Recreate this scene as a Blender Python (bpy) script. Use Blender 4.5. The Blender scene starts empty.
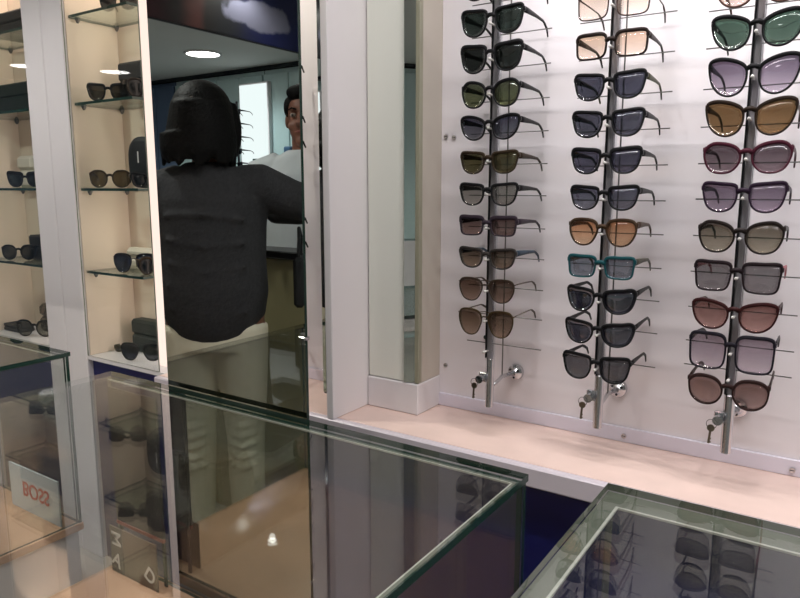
import bpy, math, random
from mathutils import Vector, Matrix
random.seed(7)
PI = math.pi
COL = bpy.context.scene.collection
sc = bpy.context.scene

# ------------------------------------------------------------ mesh helper
class M:
    def __init__(s): s.v = []; s.f = []; s.m = []
    def add(s, vs, fs, mi=0):
        b = len(s.v); s.v += [tuple(p) for p in vs]
        for f in fs: s.f.append(tuple(i + b for i in f)); s.m.append(mi)
        return s
    def box(s, x0, x1, y0, y1, z0, z1, mi=0, bev=0.0):
        if x1 < x0: x0, x1 = x1, x0
        if y1 < y0: y0, y1 = y1, y0
        if z1 < z0: z0, z1 = z1, z0
        b = min(bev, (x1-x0)*.45, (y1-y0)*.45, (z1-z0)*.45)
        if b <= 0:
            vs = [(x, y, z) for x in (x0, x1) for y in (y0, y1) for z in (z0, z1)]
            return s.add(vs, [(0,1,3,2),(4,6,7,5),(0,4,5,1),(2,3,7,6),(0,2,6,4),(1,5,7,3)], mi)
        vs = []; X = (x0, x1); Y = (y0, y1); Z = (z0, z1); idx = {}
        for i in (0,1):
            for j in (0,1):
                for k in (0,1):
                    sx, sy, sz = (1-2*i)*b, (1-2*j)*b, (1-2*k)*b
                    idx[i,j,k,0] = len(vs); vs.append((X[i], Y[j]+sy, Z[k]+sz))
                    idx[i,j,k,1] = len(vs); vs.append((X[i]+sx, Y[j], Z[k]+sz))
                    idx[i,j,k,2] = len(vs); vs.append((X[i]+sx, Y[j]+sy, Z[k]))
        I = lambda i,j,k,a: idx[i,j,k,a]
        fs = []
        for i in (0,1): fs.append([I(i,0,0,0),I(i,1,0,0),I(i,1,1,0),I(i,0,1,0)])
        for j in (0,1): fs.append([I(0,j,0,1),I(1,j,0,1),I(1,j,1,1),I(0,j,1,1)])
        for k in (0,1): fs.append([I(0,0,k,2),I(1,0,k,2),I(1,1,k,2),I(0,1,k,2)])
        for i in (0,1):
            for j in (0,1): fs.append([I(i,j,0,0),I(i,j,1,0),I(i,j,1,1),I(i,j,0,1)])
            for k in (0,1): fs.append([I(i,0,k,0),I(i,1,k,0),I(i,1,k,2),I(i,0,k,2)])
        for j in (0,1):
            for k in (0,1): fs.append([I(0,j,k,1),I(1,j,k,1),I(1,j,k,2),I(0,j,k,2)])
        for i in (0,1):
            for j in (0,1):
                for k in (0,1): fs.append([I(i,j,k,0),I(i,j,k,1),I(i,j,k,2)])
        c = Vector(((x0+x1)/2, (y0+y1)/2, (z0+z1)/2))
        out = []
        for f in fs:
            p = [Vector(vs[q]) for q in f]
            n = (p[1]-p[0]).cross(p[2]-p[0]); m = sum(p, Vector())/len(p)
            out.append(tuple(f) if n.dot(m-c) > 0 else tuple(reversed(f)))
        return s.add(vs, out, mi)
    def loft(s, rings, mi=0, cap=True, closed=True):
        n = len(rings[0]); vs = [p for r in rings for p in r]; fs = []
        for a in range(len(rings)-1):
            for i in range(n if closed else n-1):
                j = (i+1) % n
                fs.append((a*n+i, a*n+j, (a+1)*n+j, (a+1)*n+i))
        if cap and closed:
            fs.append(tuple(reversed(range(n)))); fs.append(tuple((len(rings)-1)*n+i for i in range(n)))
        return s.add(vs, fs, mi)
    def tube(s, pts, rad, seg=10, mi=0, flat=None):
        pts = [Vector(p) for p in pts]; n = len(pts)
        if not hasattr(rad, '__len__'): rad = [rad]*n
        rings = []; up = None
        for i, p in enumerate(pts):
            t = (pts[min(i+1, n-1)] - pts[max(i-1, 0)]).normalized()
            if up is None:
                up = Vector((0,0,1)) if abs(t.z) < .9 else Vector((1,0,0))
            a = t.cross(up).normalized(); b = a.cross(t).normalized(); up = b
            r = rad[i]; ra, rb = (r if not hasattr(r, '__len__') else r[0]), (r if not hasattr(r, '__len__') else r[1])
            rings.append([p + a*math.cos(2*PI*k/seg)*ra + b*math.sin(2*PI*k/seg)*rb for k in range(seg)])
        return s.loft(rings, mi)
    def ell(s, c, r, su=20, sv=12, mi=0):
        rings = []
        for j in range(1, sv):
            t = PI*j/sv
            rings.append([(c[0]+r[0]*math.sin(t)*math.cos(2*PI*i/su), c[1]+r[1]*math.sin(t)*math.sin(2*PI*i/su), c[2]-r[2]*math.cos(t)) for i in range(su)])
        return s.loft(rings, mi)
    def rings(s, data, seg=24, mi=0):
        """elliptic sections (x, y, z, rx, ry) stacked along z"""
        return s.loft([[(x+rx*math.cos(2*PI*k/seg), y+ry*math.sin(2*PI*k/seg), z) for k in range(seg)] for x, y, z, rx, ry in data], mi)
    def build(s, name, mats, parent=None, smooth=False, loc=None, rot=None):
        me = bpy.data.meshes.new(name); me.from_pydata(s.v, [], s.f)
        if not isinstance(mats, (list, tuple)): mats = [mats]
        for m in mats: me.materials.append(m)
        for p, mi in zip(me.polygons, s.m): p.material_index = mi; p.use_smooth = smooth
        me.update()
        o = bpy.data.objects.new(name, me); COL.objects.link(o)
        if parent: o.parent = parent
        if loc: o.location = loc
        if rot: o.rotation_euler = rot
        return o

def fix_normals(o):
    import bmesh
    b = bmesh.new(); b.from_mesh(o.data); bmesh.ops.recalc_face_normals(b, faces=b.faces); b.to_mesh(o.data); b.free()

def tag(o, label, cat, group=None):
    o['label'] = label; o['category'] = cat
    if group: o['group'] = group
    return o
def thing(name, label, cat, loc=(0,0,0), rot=(0,0,0), group=None):
    o = bpy.data.objects.new(name, None); COL.objects.link(o); o.empty_display_size = .05
    o.location = loc; o.rotation_euler = rot
    return tag(o, label, cat, group)
def struct(o): o['kind'] = 'structure'; return o
def dup(root, loc, rot=None, label=None, group=None):
    r = root.copy(); COL.objects.link(r); r.location = loc
    if rot: r.rotation_euler = rot
    if label: r['label'] = label
    if group: r['group'] = group
    for ch in list(root.children):
        c = ch.copy(); COL.objects.link(c); c.parent = r
        for g in ch.children:
            d = g.copy(); COL.objects.link(d); d.parent = c
    return r

# ------------------------------------------------------------ materials
def srgb(*c):
    r = []
    for v in c:
        v /= 255.
        r.append(v/12.92 if v <= .04045 else ((v+.055)/1.055)**2.4)
    return (*r, 1)
def newmat(name):
    m = bpy.data.materials.new(name); m.use_nodes = True
    nt = m.node_tree; nt.nodes.clear()
    out = nt.nodes.new('ShaderNodeOutputMaterial')
    return m, nt, out
def mat(name, color, rough=.5, metal=0., noise=0., nscale=40., spec=.4, coat=0., bump=0.):
    m, nt, out = newmat(name)
    b = nt.nodes.new('ShaderNodeBsdfPrincipled'); nt.links.new(b.outputs[0], out.inputs[0])
    b.inputs['Base Color'].default_value = color; b.inputs['Roughness'].default_value = rough
    b.inputs['Metallic'].default_value = metal; b.inputs['Specular IOR Level'].default_value = spec
    b.inputs['Coat Weight'].default_value = coat
    if noise or bump:
        tc = nt.nodes.new('ShaderNodeTexCoord'); n = nt.nodes.new('ShaderNodeTexNoise')
        n.inputs['Scale'].default_value = nscale; n.inputs['Detail'].default_value = 4
        nt.links.new(tc.outputs['Object'], n.inputs['Vector'])
        if noise:
            r = nt.nodes.new('ShaderNodeValToRGB')
            r.color_ramp.elements[0].color = tuple(c*(1-noise) for c in color[:3]) + (1,)
            r.color_ramp.elements[1].color = tuple(min(1, c*(1+noise)) for c in color[:3]) + (1,)
            r.color_ramp.elements[0].position = .3; r.color_ramp.elements[1].position = .7
            nt.links.new(n.outputs['Fac'], r.inputs[0]); nt.links.new(r.outputs[0], b.inputs['Base Color'])
        if bump:
            bp = nt.nodes.new('ShaderNodeBump'); bp.inputs['Strength'].default_value = bump; bp.inputs['Distance'].default_value = .004
            nt.links.new(n.outputs['Fac'], bp.inputs['Height']); nt.links.new(bp.outputs[0], b.inputs['Normal'])
    return m
def emit(name, color, strength):
    m, nt, out = newmat(name)
    e = nt.nodes.new('ShaderNodeEmission'); e.inputs[0].default_value = color; e.inputs[1].default_value = strength
    nt.links.new(e.outputs[0], out.inputs[0]); return m
def pane_mat(name, tint, f0=.04, rough=0., tint2=None, h=None):
    """thin clear or tinted sheet: transparent, with mirror-like reflection growing at grazing angles.
    tint2/h: the tint fades from tint at +h to tint2 at -h along the object's own z (gradient lenses)"""
    m, nt, out = newmat(name); N = nt.nodes.new; L = nt.links.new
    t = N('ShaderNodeBsdfTransparent'); t.inputs[0].default_value = tint
    if tint2:
        tc = N('ShaderNodeTexCoord'); sx = N('ShaderNodeSeparateXYZ'); L(tc.outputs['Object'], sx.inputs[0])
        mr = N('ShaderNodeMapRange'); mr.inputs['From Min'].default_value = -h; mr.inputs['From Max'].default_value = h
        L(sx.outputs['Z'], mr.inputs['Value'])
        mx = N('ShaderNodeMix'); mx.data_type = 'RGBA'; mx.inputs[6].default_value = tint2; mx.inputs[7].default_value = tint
        L(mr.outputs[0], mx.inputs[0]); L(mx.outputs[2], t.inputs[0])
    g = N('ShaderNodeBsdfGlossy'); g.inputs['Roughness'].default_value = rough
    lw = N('ShaderNodeLayerWeight'); lw.inputs['Blend'].default_value = .5
    p = N('ShaderNodeMath'); p.operation = 'POWER'; p.inputs[1].default_value = 5; L(lw.outputs['Facing'], p.inputs[0])
    a = N('ShaderNodeMath'); a.operation = 'MULTIPLY_ADD'; a.inputs[1].default_value = 1-f0; a.inputs[2].default_value = f0; L(p.outputs[0], a.inputs[0])
    mix = N('ShaderNodeMixShader'); L(a.outputs[0], mix.inputs[0]); L(t.outputs[0], mix.inputs[1]); L(g.outputs[0], mix.inputs[2])
    L(mix.outputs[0], out.inputs[0]); return m
def lin(r, g, b): return (r, g, b, 1)

WALLP = mat('wall laminate panel', srgb(233,228,232), .35, noise=.012, nscale=5)
CREAM = mat('cream laminate back panel', srgb(230,212,194), .5, noise=.03, nscale=4)
POST = mat('satin white post', srgb(234,229,231), .35, noise=.01, nscale=8)
WHITE = mat('white gloss laminate', srgb(226,222,224), .22, noise=.01, nscale=10)
PEACH = mat('peach laminate counter top', srgb(226,201,191), .28, noise=.05, nscale=14)
PEACHD = mat('peach laminate deck', srgb(205,163,134), .35, noise=.08, nscale=9)
NAVY = mat('navy laminate', srgb(22,26,86), .35, noise=.05)
CEIL = mat('ceiling paint', srgb(206,208,206), .8, noise=.02, nscale=3)
ROOMW = mat('room wall paint', srgb(186,198,200), .7, noise=.02, nscale=3)
BLUEW = mat('slate blue wall panel', srgb(92,110,136), .6, noise=.05, nscale=3)
FLOOR = mat('polished grey beige tile', srgb(186,180,172), .2, noise=.08, nscale=3)
TEALC = mat('pale teal lacquer', srgb(190,212,212), .3, noise=.02)
CHROME = mat('brushed chrome', lin(.62,.62,.64), .22, 1.)
SATIN = mat('satin grey aluminium', srgb(150,146,150), .38, .35)
DARKM = mat('dark anodised metal', lin(.025,.025,.028), .3, .6)
STEEL = mat('dull steel wire', lin(.16,.155,.15), .35, .8)
ACRY = mat('milky acrylic', srgb(210,212,214), .15)
PEG = mat('clear white nose peg', srgb(200,198,194), .15)
BRASS = mat('aged key brass', lin(.25,.21,.16), .35, 1.)
MIRROR = mat('silvered mirror', lin(.69,.735,.71), .0, 1.)
MIRED = mat('dark mirror edge', lin(.012,.03,.022), .2)
GREENG = mat('green glass edge', lin(.02,.055,.04), .12, spec=.8)
GREENL = mat('pale green glass edge', lin(.17,.19,.15), .2, spec=.8)
GLASS = pane_mat('display glass', lin(.962,.972,.962), .078)
CGLASS = pane_mat('cabinet glass', lin(.98,.99,.985), .03)
SHELFG = pane_mat('shelf glass', lin(.86,.93,.90), .05)
CLEAR = pane_mat('clear acrylic', lin(.93,.94,.95), .06)
BGLASS = mat('back painted pale glass', srgb(232,234,224), .08, spec=.6)
LED = emit('led diffuser', srgb(255,232,218), 1.12)
LAMP = emit('downlight diffuser', (1,.98,.95,1), 14)
LBOX = emit('lightbox face', (.93,.98,1,1), 1.35)
BLK = mat('black leatherette', lin(.008,.009,.010), .6, bump=.3, nscale=300)
DGREEN = mat('dark bottle green leatherette', lin(.010,.018,.015), .55, bump=.3, nscale=300)
CASEW = mat('ivory case', srgb(205,200,184), .45, noise=.03)
RED = mat('red print', srgb(196,58,52), .5)
WPRINT = mat('white print', srgb(222,222,220), .5)
CARD = mat('pale blue card', srgb(212,222,232), .6, noise=.01)
GREYC = mat('grey card', srgb(92,88,84), .5, noise=.05)
OLIVE = mat('olive laminate', srgb(140,134,100), .4, noise=.04, nscale=5)
DTOP = mat('black desk top', srgb(16,16,18), .3)

def leopard():
    m, nt, out = newmat('tortoise pattern leatherette'); N = nt.nodes.new; L = nt.links.new
    b = N('ShaderNodeBsdfPrincipled'); b.inputs['Roughness'].default_value = .4
    v = N('ShaderNodeTexVoronoi'); v.inputs['Scale'].default_value = 120
    tc = N('ShaderNodeTexCoord'); L(tc.outputs['Object'], v.inputs['Vector'])
    r = N('ShaderNodeValToRGB'); r.color_ramp.elements[0].color = lin(.02,.015,.01); r.color_ramp.elements[1].color = lin(.16,.11,.07)
    r.color_ramp.elements[0].position = .35; r.color_ramp.elements[1].position = .6
    L(v.outputs['Distance'], r.inputs[0]); L(r.outputs[0], b.inputs['Base Color']); L(b.outputs[0], out.inputs[0]); return m
LEOP = leopard()

# ------------------------------------------------------------ room shell
X0, X1, YF, YW, ZC = -6.6, 2.4, -2.875, 1.46, 2.26
struct(M().box(X0-.1, X1+.1, YF-.1, YW+.1, -.1, 0).build('floor', FLOOR))
struct(M().box(X0-.1, X1+.1, YF-.1, YW+.1, ZC, ZC+.1).build('ceiling', CEIL))
struct(M().box(X0-.1, X1+.1, YW, YW+.1, 0, ZC).build('wall_front', WALLP))
struct(M().box(X0-.1, X1+.1, YF-.1, YF, 0, ZC).build('wall_back', ROOMW))
struct(M().box(X0-.1, X0, YF, YW, 0, ZC).build('wall_left', BLUEW))
struct(M().box(X1, X1+.1, YF, YW, 0, ZC).build('wall_right', ROOMW))

# display wall panel (front face y = 1.44) with its base strip and screws
WY = 1.44
struct(M().box(-1.66, 1.2, WY, YW, .60, ZC, bev=.001).build('wall_panel', WALLP))
struct(M().box(-.8385, 1.2, WY-.006, WY, .7355, .768, bev=.001).build('trim_1', mat('lilac base strip', srgb(222,217,230), .3)))
struct(M().box(-1.66, -1.03, WY-.006, WY, .7355, .768, bev=.001).build('trim_2', mat('lilac base strip left', srgb(222,217,230), .3)))
def screw(x, z, label, y=WY):
    t = thing('wall_screw', label, 'screw', (x, y, z), group='panel screws')
    r = []
    h = M().tube([(0,0,0),(0,-.0035,0)], .0055, 12).build('screw_head', CHROME, t)
    M().box(-.004,.004,-.0042,-.0034,-.0006,.0006).build('slot', DARKM, t)
screw(-.828, 1.398, 'left of a close pair of small round screws beside the box edge')
screw(-.806, 1.395, 'right of a close pair of small round screws beside the box edge')
screw(-.712, .925, 'lone screw head on the wall left of the foot of the leftmost sunglasses column')
screw(-.822, .84, 'screw head on the wall near the lower corner of the box plinth')
screw(-.375, .750, 'screw head on the base strip below the middle sunglasses column', WY-.006)
screw(-.058, .748, 'screw head on the base strip right of the rightmost column', WY-.006)

# ------------------------------------------------------------ long white counter under the display wall
c = thing('wall_counter', 'long peach topped white counter with navy front under the sunglasses wall', 'counter', (0,1.3,0))
def P(o, c):  # parent keeping world coordinates
    o.parent = c; o.matrix_parent_inverse = Matrix.Translation(c.location).inverted(); return o
P(M().box(-1.66, 1.5, 1.216, WY, .731, .735, bev=.0005).build('counter_top', PEACH), c)
P(M().box(-1.66, 1.5, 1.196, 1.216, .693, .735, bev=.003).build('front_edge', mat('lilac grey edging', srgb(206,198,206), .3)), c)
P(M().box(-1.66, 1.5, 1.216, WY, .693, .7305).build('counter_core', WHITE), c)
P(M().box(-1.66, 1.5, 1.235, WY, .0, .6925).build('front_panel', NAVY), c)

# ------------------------------------------------------------ box with plinth, partition panel
b = thing('wall_box', 'tall pale boxed column with glass door and white plinth beside the sunglasses wall', 'column box', (-.91,1.40,.7355))
P(M().box(-.987, -.838, 1.333, WY, .7355, .812, bev=.002).build('plinth', WHITE), b)
P(M().box(-.985, -.840, 1.352, WY, .8125, ZC-.002, bev=.001).build('body', mat('beige box side', srgb(196,188,176), .25, noise=.03, nscale=6)), b)
P(M().box(-.9845, -.8795, 1.337, 1.351, .814, ZC-.01, bev=.001).build('glass_door', BGLASS), b)
P(M().box(-.8785, -.8765, 1.3375, 1.351, .814, ZC-.01).build('dark_seam', DARKM), b)
o = M()
o.add([(-.8755,1.351,.814),(-.8755,1.3300,.814),(-.8505,1.3430,.814),(-.8505,1.351,.814),(-.8755,1.351,ZC-.01),(-.8755,1.3300,ZC-.01),(-.8505,1.3430,ZC-.01),(-.8505,1.351,ZC-.01)],
      [(3,2,1,0),(4,5,6,7),(0,1,5,4),(1,2,6,5),(2,3,7,6),(3,0,4,7)])
P(o.build('mirror_strip', MIRROR), b)
P(M().box(-.8495, -.8385, 1.336, 1.3515, .814, ZC-.01, bev=.001).build('corner_trim', mat('sage corner trim', srgb(150,148,128), .3)), b)

p = tag(M().box(-1.008, -.9885, 1.197, WY-.001, .7355, ZC-.002, bev=.0015).build('partition_panel', POST), 'tall white partition panel standing on the counter between mirror and box', 'partition')
t = thing('narrow_mirror', 'narrow upright mirror strip fixed left of the white partition panel', 'mirror', (-1.017,1.20,.80))
P(M().box(-1.0175, -1.0085, 1.198, 1.202, .80, ZC-.01).build('mirror_glass', MIRROR), t)
P(M().box(-1.019, -1.0085, 1.2025, 1.207, .795, ZC-.006).build('backing', DARKM), t)

# ------------------------------------------------------------ left shelving bays
BY = 1.44; PF = 1.25
def post(x0, x1, label):
    return tag(M().box(x0, x1, PF, BY+.018, .0, ZC-.002, bev=.003).build('shelving_post', POST), label, 'post', 'shelving posts')
post(-2.310, -2.199, 'white shelving post at the right edge of the far left shelving bay')
post(-2.196, -2.083, 'white shelving post at the left edge of the bay next to the tall mirror')
post(-2.86, -2.75, 'white shelving post at the far left side of the leftmost bay')
def bay(x0, x1, label):
    t = thing('shelving_bay', label, 'shelving', ((x0+x1)/2, BY, 0))
    P(M().box(x0, x1, BY, BY+.018, .728, ZC-.002).build('back_panel', CREAM), t)
    P(M().box(x0, x0+.003, PF+.012, BY-.001, .7275, ZC-.03).build('side_lining', CREAM), t)
    P(M().box(x0, x1, PF+.004, BY-.001, .714, .727, bev=.001).build('bottom_board', WHITE), t)
    P(M().box(x0, x1, PF+.02, BY-.001, 0, .7135).build('base_panel', NAVY), t)
    P(M().box(x0, x1, PF+.03, PF+.045, 2.16, ZC-.002).build('top_rail', POST), t)
    return t
bay(-2.082, -1.664, 'cream backed shelving bay between white posts left of the tall mirror')
bay(-2.749, -2.311, 'cream backed shelving bay at the far left edge of the photo')
# lit strip next to the mirror
t = thing('light_strip', 'glowing pinkish vertical light strip beside the tall mirror', 'strip light', (-1.753,1.31,.728))
P(M().box(-1.775, -1.730, 1.302, 1.312, .728, ZC-.02, bev=.003).build('diffuser', LED), t)
P(M().box(-1.780, -1.7265, 1.3125, 1.322, .728, ZC-.004).build('backing', POST), t)
SZ = [.727, 1.010, 1.276, 1.541, 1.802]
bayname = {0: 'the bay beside the tall mirror', 1: 'the far left bay'}
hgt = ['', 'lowest glass shelf', 'second lowest glass shelf', 'third lowest glass shelf', 'topmost visible glass shelf']
for bi, (x0, x1) in enumerate(((-2.0815, -1.783), (-2.748, -2.3115))):
    for k in range(1, 5):
        z = SZ[k]
        t = thing('glass_shelf', '%s, green edged, in %s' % (hgt[k], bayname[bi]), 'shelf', ((x0+x1)/2, 1.35, z), group='glass shelves')
        g = M().box(x0+.004, x1-.001, 1.271, 1.436, z-.008, z)
        g.m = [1, 1, 1, 1, 0, 0]
        P(g.build('glass_plate', [SHELFG, GREENG]), t)
        g.m = [1]*6
        for cx, cy in ((x0+.022, 1.29), (x1-.03, 1.425), (x0+.022, 1.425)):
            q = M().tube([(cx, cy, z-.0085), (cx, cy, z-.014), (cx, cy, z-.022)], [.008, .007, .003], 10)
            P(q.build('shelf_clip', STEEL), t)
# sliding glass doors in front of the bays
for x0, x1, lab in ((-2.0825, -1.712, 'clear glass pane closing the bay beside the tall mirror'), (-2.748, -2.3105, 'clear glass pane closing the far left shelving bay')):
    g = M().box(x0, x1, 1.2535, 1.2575, .7275, 2.158); g.m = [1,1,1,1,1,1]
    g.m = [1, 1, 0, 0, 1, 1]
    g = tag(g.build('glass_door', [CGLASS, GREENL]), lab, 'glass door')
# lamps inside the bays (top)
def area(name, loc, rot, sx, sy, power, col=(1,1,1), spread=None, shape='RECTANGLE'):
    l = bpy.data.lights.new(name, 'AREA'); l.shape = shape; l.size = sx; l.size_y = sy; l.energy = power; l.color = col
    if spread: l.spread = spread
    o = bpy.data.objects.new(name, l); COL.objects.link(o); o.location = loc; o.rotation_euler = rot
    return o
def spot(name, loc, target, power, ang, col=(1,1,1), blend=.6, r=.02):
    l = bpy.data.lights.new(name, 'SPOT'); l.energy = power; l.spot_size = math.radians(ang); l.spot_blend = blend; l.color = col; l.shadow_soft_size = r
    o = bpy.data.objects.new(name, l); COL.objects.link(o); o.location = loc
    o.rotation_euler = (Vector(target)-Vector(loc)).to_track_quat('-Z', 'Y').to_euler(); return o

# ------------------------------------------------------------ sunglasses
def crom(pts, n):
    m = len(pts); out = []
    for i in range(n):
        u = i*m/n; k = int(u); t = u-k
        a, b_, c_, d = (pts[(k+q-1) % m] for q in range(4))
        out.append(tuple(.5*((2*b_[w]) + (-a[w]+c_[w])*t + (2*a[w]-5*b_[w]+4*c_[w]-d[w])*t*t + (-a[w]+3*b_[w]-3*c_[w]+d[w])*t**3) for w in (0,1)))
    return out
SHAPES = {   # +u is the outer side, counter-clockwise seen from the front
 'wayfarer': [(1,.78),(.95,.2),(.74,-.55),(.3,-.93),(-.25,-.97),(-.7,-.7),(-.93,-.1),(-.95,.5),(-.8,.82),(0,.93),(.8,1)],
 'cat': [(1.02,.82),(.98,.2),(.75,-.45),(.3,-.9),(-.25,-1),(-.75,-.72),(-.97,-.1),(-.9,.45),(-.5,.76),(.1,.96),(.65,1.0)],
 'butterfly': [(1.0,.55),(.95,-.1),(.65,-.75),(.1,-1),(-.5,-.88),(-.9,-.35),(-.97,.25),(-.7,.72),(-.1,.98),(.6,1)],
 'aviator': [(1,.45),(.9,-.2),(.55,-.8),(0,-1),(-.55,-.8),(-.9,-.15),(-1,.4),(-.75,.85),(0,1),(.75,.9)],
 'round': [(1,.2),(.85,-.5),(.4,-.93),(-.15,-1),(-.65,-.75),(-.95,-.2),(-.95,.35),(-.6,.85),(0,1),(.6,.92),(.95,.6)],
 'rect': [(1,.8),(.95,0),(.85,-.75),(.5,-1),(-.4,-.98),(-.8,-.75),(-.95,0),(-.97,.7),(-.7,.95),(.1,.97),(.8,1)],
 'square': [(1,.75),(1,-.2),(.9,-.8),(.5,-1),(-.45,-1),(-.88,-.75),(-1,-.1),(-.98,.65),(-.7,.97),(.1,1),(.75,.98)],
 'sport': [(1.03,.75),(1,.2),(.75,-.6),(.3,-.95),(-.3,-.95),(-.75,-.55),(-.97,.1),(-.9,.65),(-.4,.85),(.3,.9),(.8,.98)],
}
_mc = {}
def fmat(col, rough=.25, metal=0.):
    k = (col, rough, metal)
    if k not in _mc: _mc[k] = mat('frame %d' % len(_mc), (*col, 1), rough, metal, noise=.05, nscale=60, spec=.10)
    return _mc[k]
def lmat(c1, c2=None, f0=.06, h=.02):
    k = ('l', c1, c2, f0, h)
    if k not in _mc: _mc[k] = pane_mat('lens %d' % len(_mc), (*c1, 1), f0, 0, (*c2, 1) if c2 else None, h)
    return _mc[k]
def seen(c):
    return tuple(max(0., (q-.010)/.72)**.5 for q in srgb(*c)[:3])
def glasses(label, loc, W=.13, Hh=.048, shape='wayfarer', fcol=(.009,.009,.010), l1=(.25,.28,.27), l2=None, tcol=None, f0=.06,
            ft=.0029, brow=.7, gap=.0135, wrap=.9, thin=False, metal=0., rot=(0,0,0), group=None, tl=.138, th=.013, name='sunglasses', droop=.022, tile=0.):
    """front faces -y, arms run to +y; origin at the bridge"""
    t = thing(name, label, 'sunglasses', loc, rot, group)
    if max(l1) > 1.5:
        dz = lambda c: tuple(.66*q+.34*sum(c)/3 for q in c)
        l1 = dz(l1); l2 = dz(l2) if l2 else None
        l1 = seen(l1); l2 = seen(l2) if l2 else None
    ft = min(ft, .0034)
    FM = fmat(fcol, .35, metal); TM = fmat(tcol or fcol, .38, metal)
    lw = (W-gap)/2; hw = lw/2-ft; hh = Hh/2-ft*(1+brow*.5)
    cx = gap/2+lw/2
    ys = lambda x: wrap*x*x
    n = 44; f = M()
    for sgn in (-1, 1):
        prof = [(u*hw, v*hh) for u, v in crom(SHAPES[shape], n)]
        if tile: prof = [(u, v+tile*u) for u, v in prof]
        nrm = []
        for i in range(n):
            a = prof[i-1]; b_ = prof[(i+1) % n]; dx, dz = b_[0]-a[0], b_[1]-a[1]; l = math.hypot(dx, dz) or 1
            nx, nz = dz/l, -dx/l
            if nx*prof[i][0]+nz*prof[i][1] < 0: nx, nz = -nx, -nz
            nrm.append((nx, nz))
        rings = []
        for i in range(n):
            (u, v), (nx, nz) = prof[i], nrm[i]
            tt = ft*(1+brow*max(0., nz)*1.6)
            d = .0016 if thin else .0026
            sec = [(-.0003,-d*.7),(tt*.3,-d),(tt*.8,-d),(tt,-d*.5),(tt,d*.6),(tt*.6,d),(-.0003,d)]
            r = []
            for o_, y in sec:
                x = sgn*(cx+u+nx*o_); r.append((x, ys(x)+y, v+nz*o_))
            rings.append(r)
        rings.append(rings[0]); k = len(rings[0]); base = []
        vs = [q for r in rings[:-1] for q in r]; fs = []
        for i in range(n):
            j = (i+1) % n
            for a in range(k):
                b_ = (a+1) % k
                q = (i*k+a, i*k+b_, j*k+b_, j*k+a)
                fs.append(q if sgn > 0 else tuple(reversed(q)))
        f.add(vs, fs)
        # end piece
        x = sgn*(W/2-.0012); zz = hh*.72
        f.box(x-.0028, x+.0028, ys(x)-.0015, ys(x)+.007, zz-.0035 if not thin else zz-.0012, zz+.0045 if not thin else zz+.0012, bev=.001)
    # bridge
    r = .0011 if thin else .0032; zb = hh*.52
    bp = [(-gap/2-.003, 0, zb-.002), (-gap/4, -.001, zb+.0015), (gap/4, -.001, zb+.0015), (gap/2+.003, 0, zb-.002)]
    f.tube(bp, [(r, r*1.3)]*4, 8)
    if thin: f.tube([(-gap/2-.006, 0, hh*.92), (0, -.001, hh), (gap/2+.006, 0, hh*.92)], .001, 8)
    fr = f.build('frame', FM, t, smooth=True)
    LM = lmat(l1, l2, f0, round(Hh/2, 3))
    for sgn in (-1, 1):
        prof = [(sgn*(cx+u*hw*1.0), v*hh+(tile*u*hw if tile else 0)) for u, v in crom(SHAPES[shape], n)]
        l = M(); pc = (sgn*cx, ys(cx), 0)
        rr = [[(pc[0]+(x-pc[0])*s, ys(pc[0]+(x-pc[0])*s)-.0012*(1-s*s)*1.6, z*s) for x, z in prof] for s in (1, .66, .33)]
        vs = [q for r_ in rr for q in r_] + [(pc[0], ys(cx)-.002, 0)]
        fs = []
        for a in (0, 1):
            for i in range(n):
                j = (i+1) % n; q = (a*n+i, a*n+j, (a+1)*n+j, (a+1)*n+i); fs.append(q if sgn > 0 else q[::-1])
        for i in range(n):
            j = (i+1) % n; q = (2*n+i, 2*n+j, 3*n); fs.append(q if sgn > 0 else q[::-1])
        l.add(vs, fs)
        back = [(x, y+.0016, z) for x, y, z in vs]
        l.add(back, [q[::-1] for q in fs])
        b0 = 0; m_ = len(vs)
        l.add([], [])
        for i in range(n):
            j = (i+1) % n; l.f.append((i, m_+i, m_+j, j)); l.m.append(0)
        l.build('lens', LM, t, smooth=True)
    for sgn in (-1, 1):
        x = sgn*(W/2-.0012); y0 = ys(x)+.004; zz = hh*.72; s = M()
        path = [(x, y0, zz), (x, y0+.02, zz), (x*.99, y0+tl*.45, zz-.001), (x*.97, y0+tl*.72, zz-.003), (x*.96, y0+tl*.8, zz-.007), (x*.945, y0+tl*.9, zz-droop*.62), (x*.93, y0+tl*.97, zz-droop*1.25)]
        h = th/2
        if thin: rad = [(.0010,.0014)]*4+[(.0018,.0026)]*2+[(.0014,.0022)]
        else: rad = [(.0019,h),(.0019,h*.9),(.0017,h*.6),(.0016,h*.45),(.0018,h*.5),(.0019,h*.52),(.0014,h*.4)]
        s.tube(path, rad, 8); s.build('temple', TM, t, smooth=True)
    return t

ROWZ = {-1: 1.594}
RX = {1: -.631, 2: -.393, 3: -.160}
BK = (.010,.010,.012)
GREY = (.21,.22,.25)
C = []
def g(col, z, lab, **k):
    k.setdefault('W', .130)
    o = glasses(lab, (RX[col]+k.pop('dx', 0), 1.268, z), group='sunglasses on the wall rods', **k); C.append(o); return o
LFT, MID, RGT = 'leftmost wall column', 'middle wall column', 'rightmost wall column'
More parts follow.
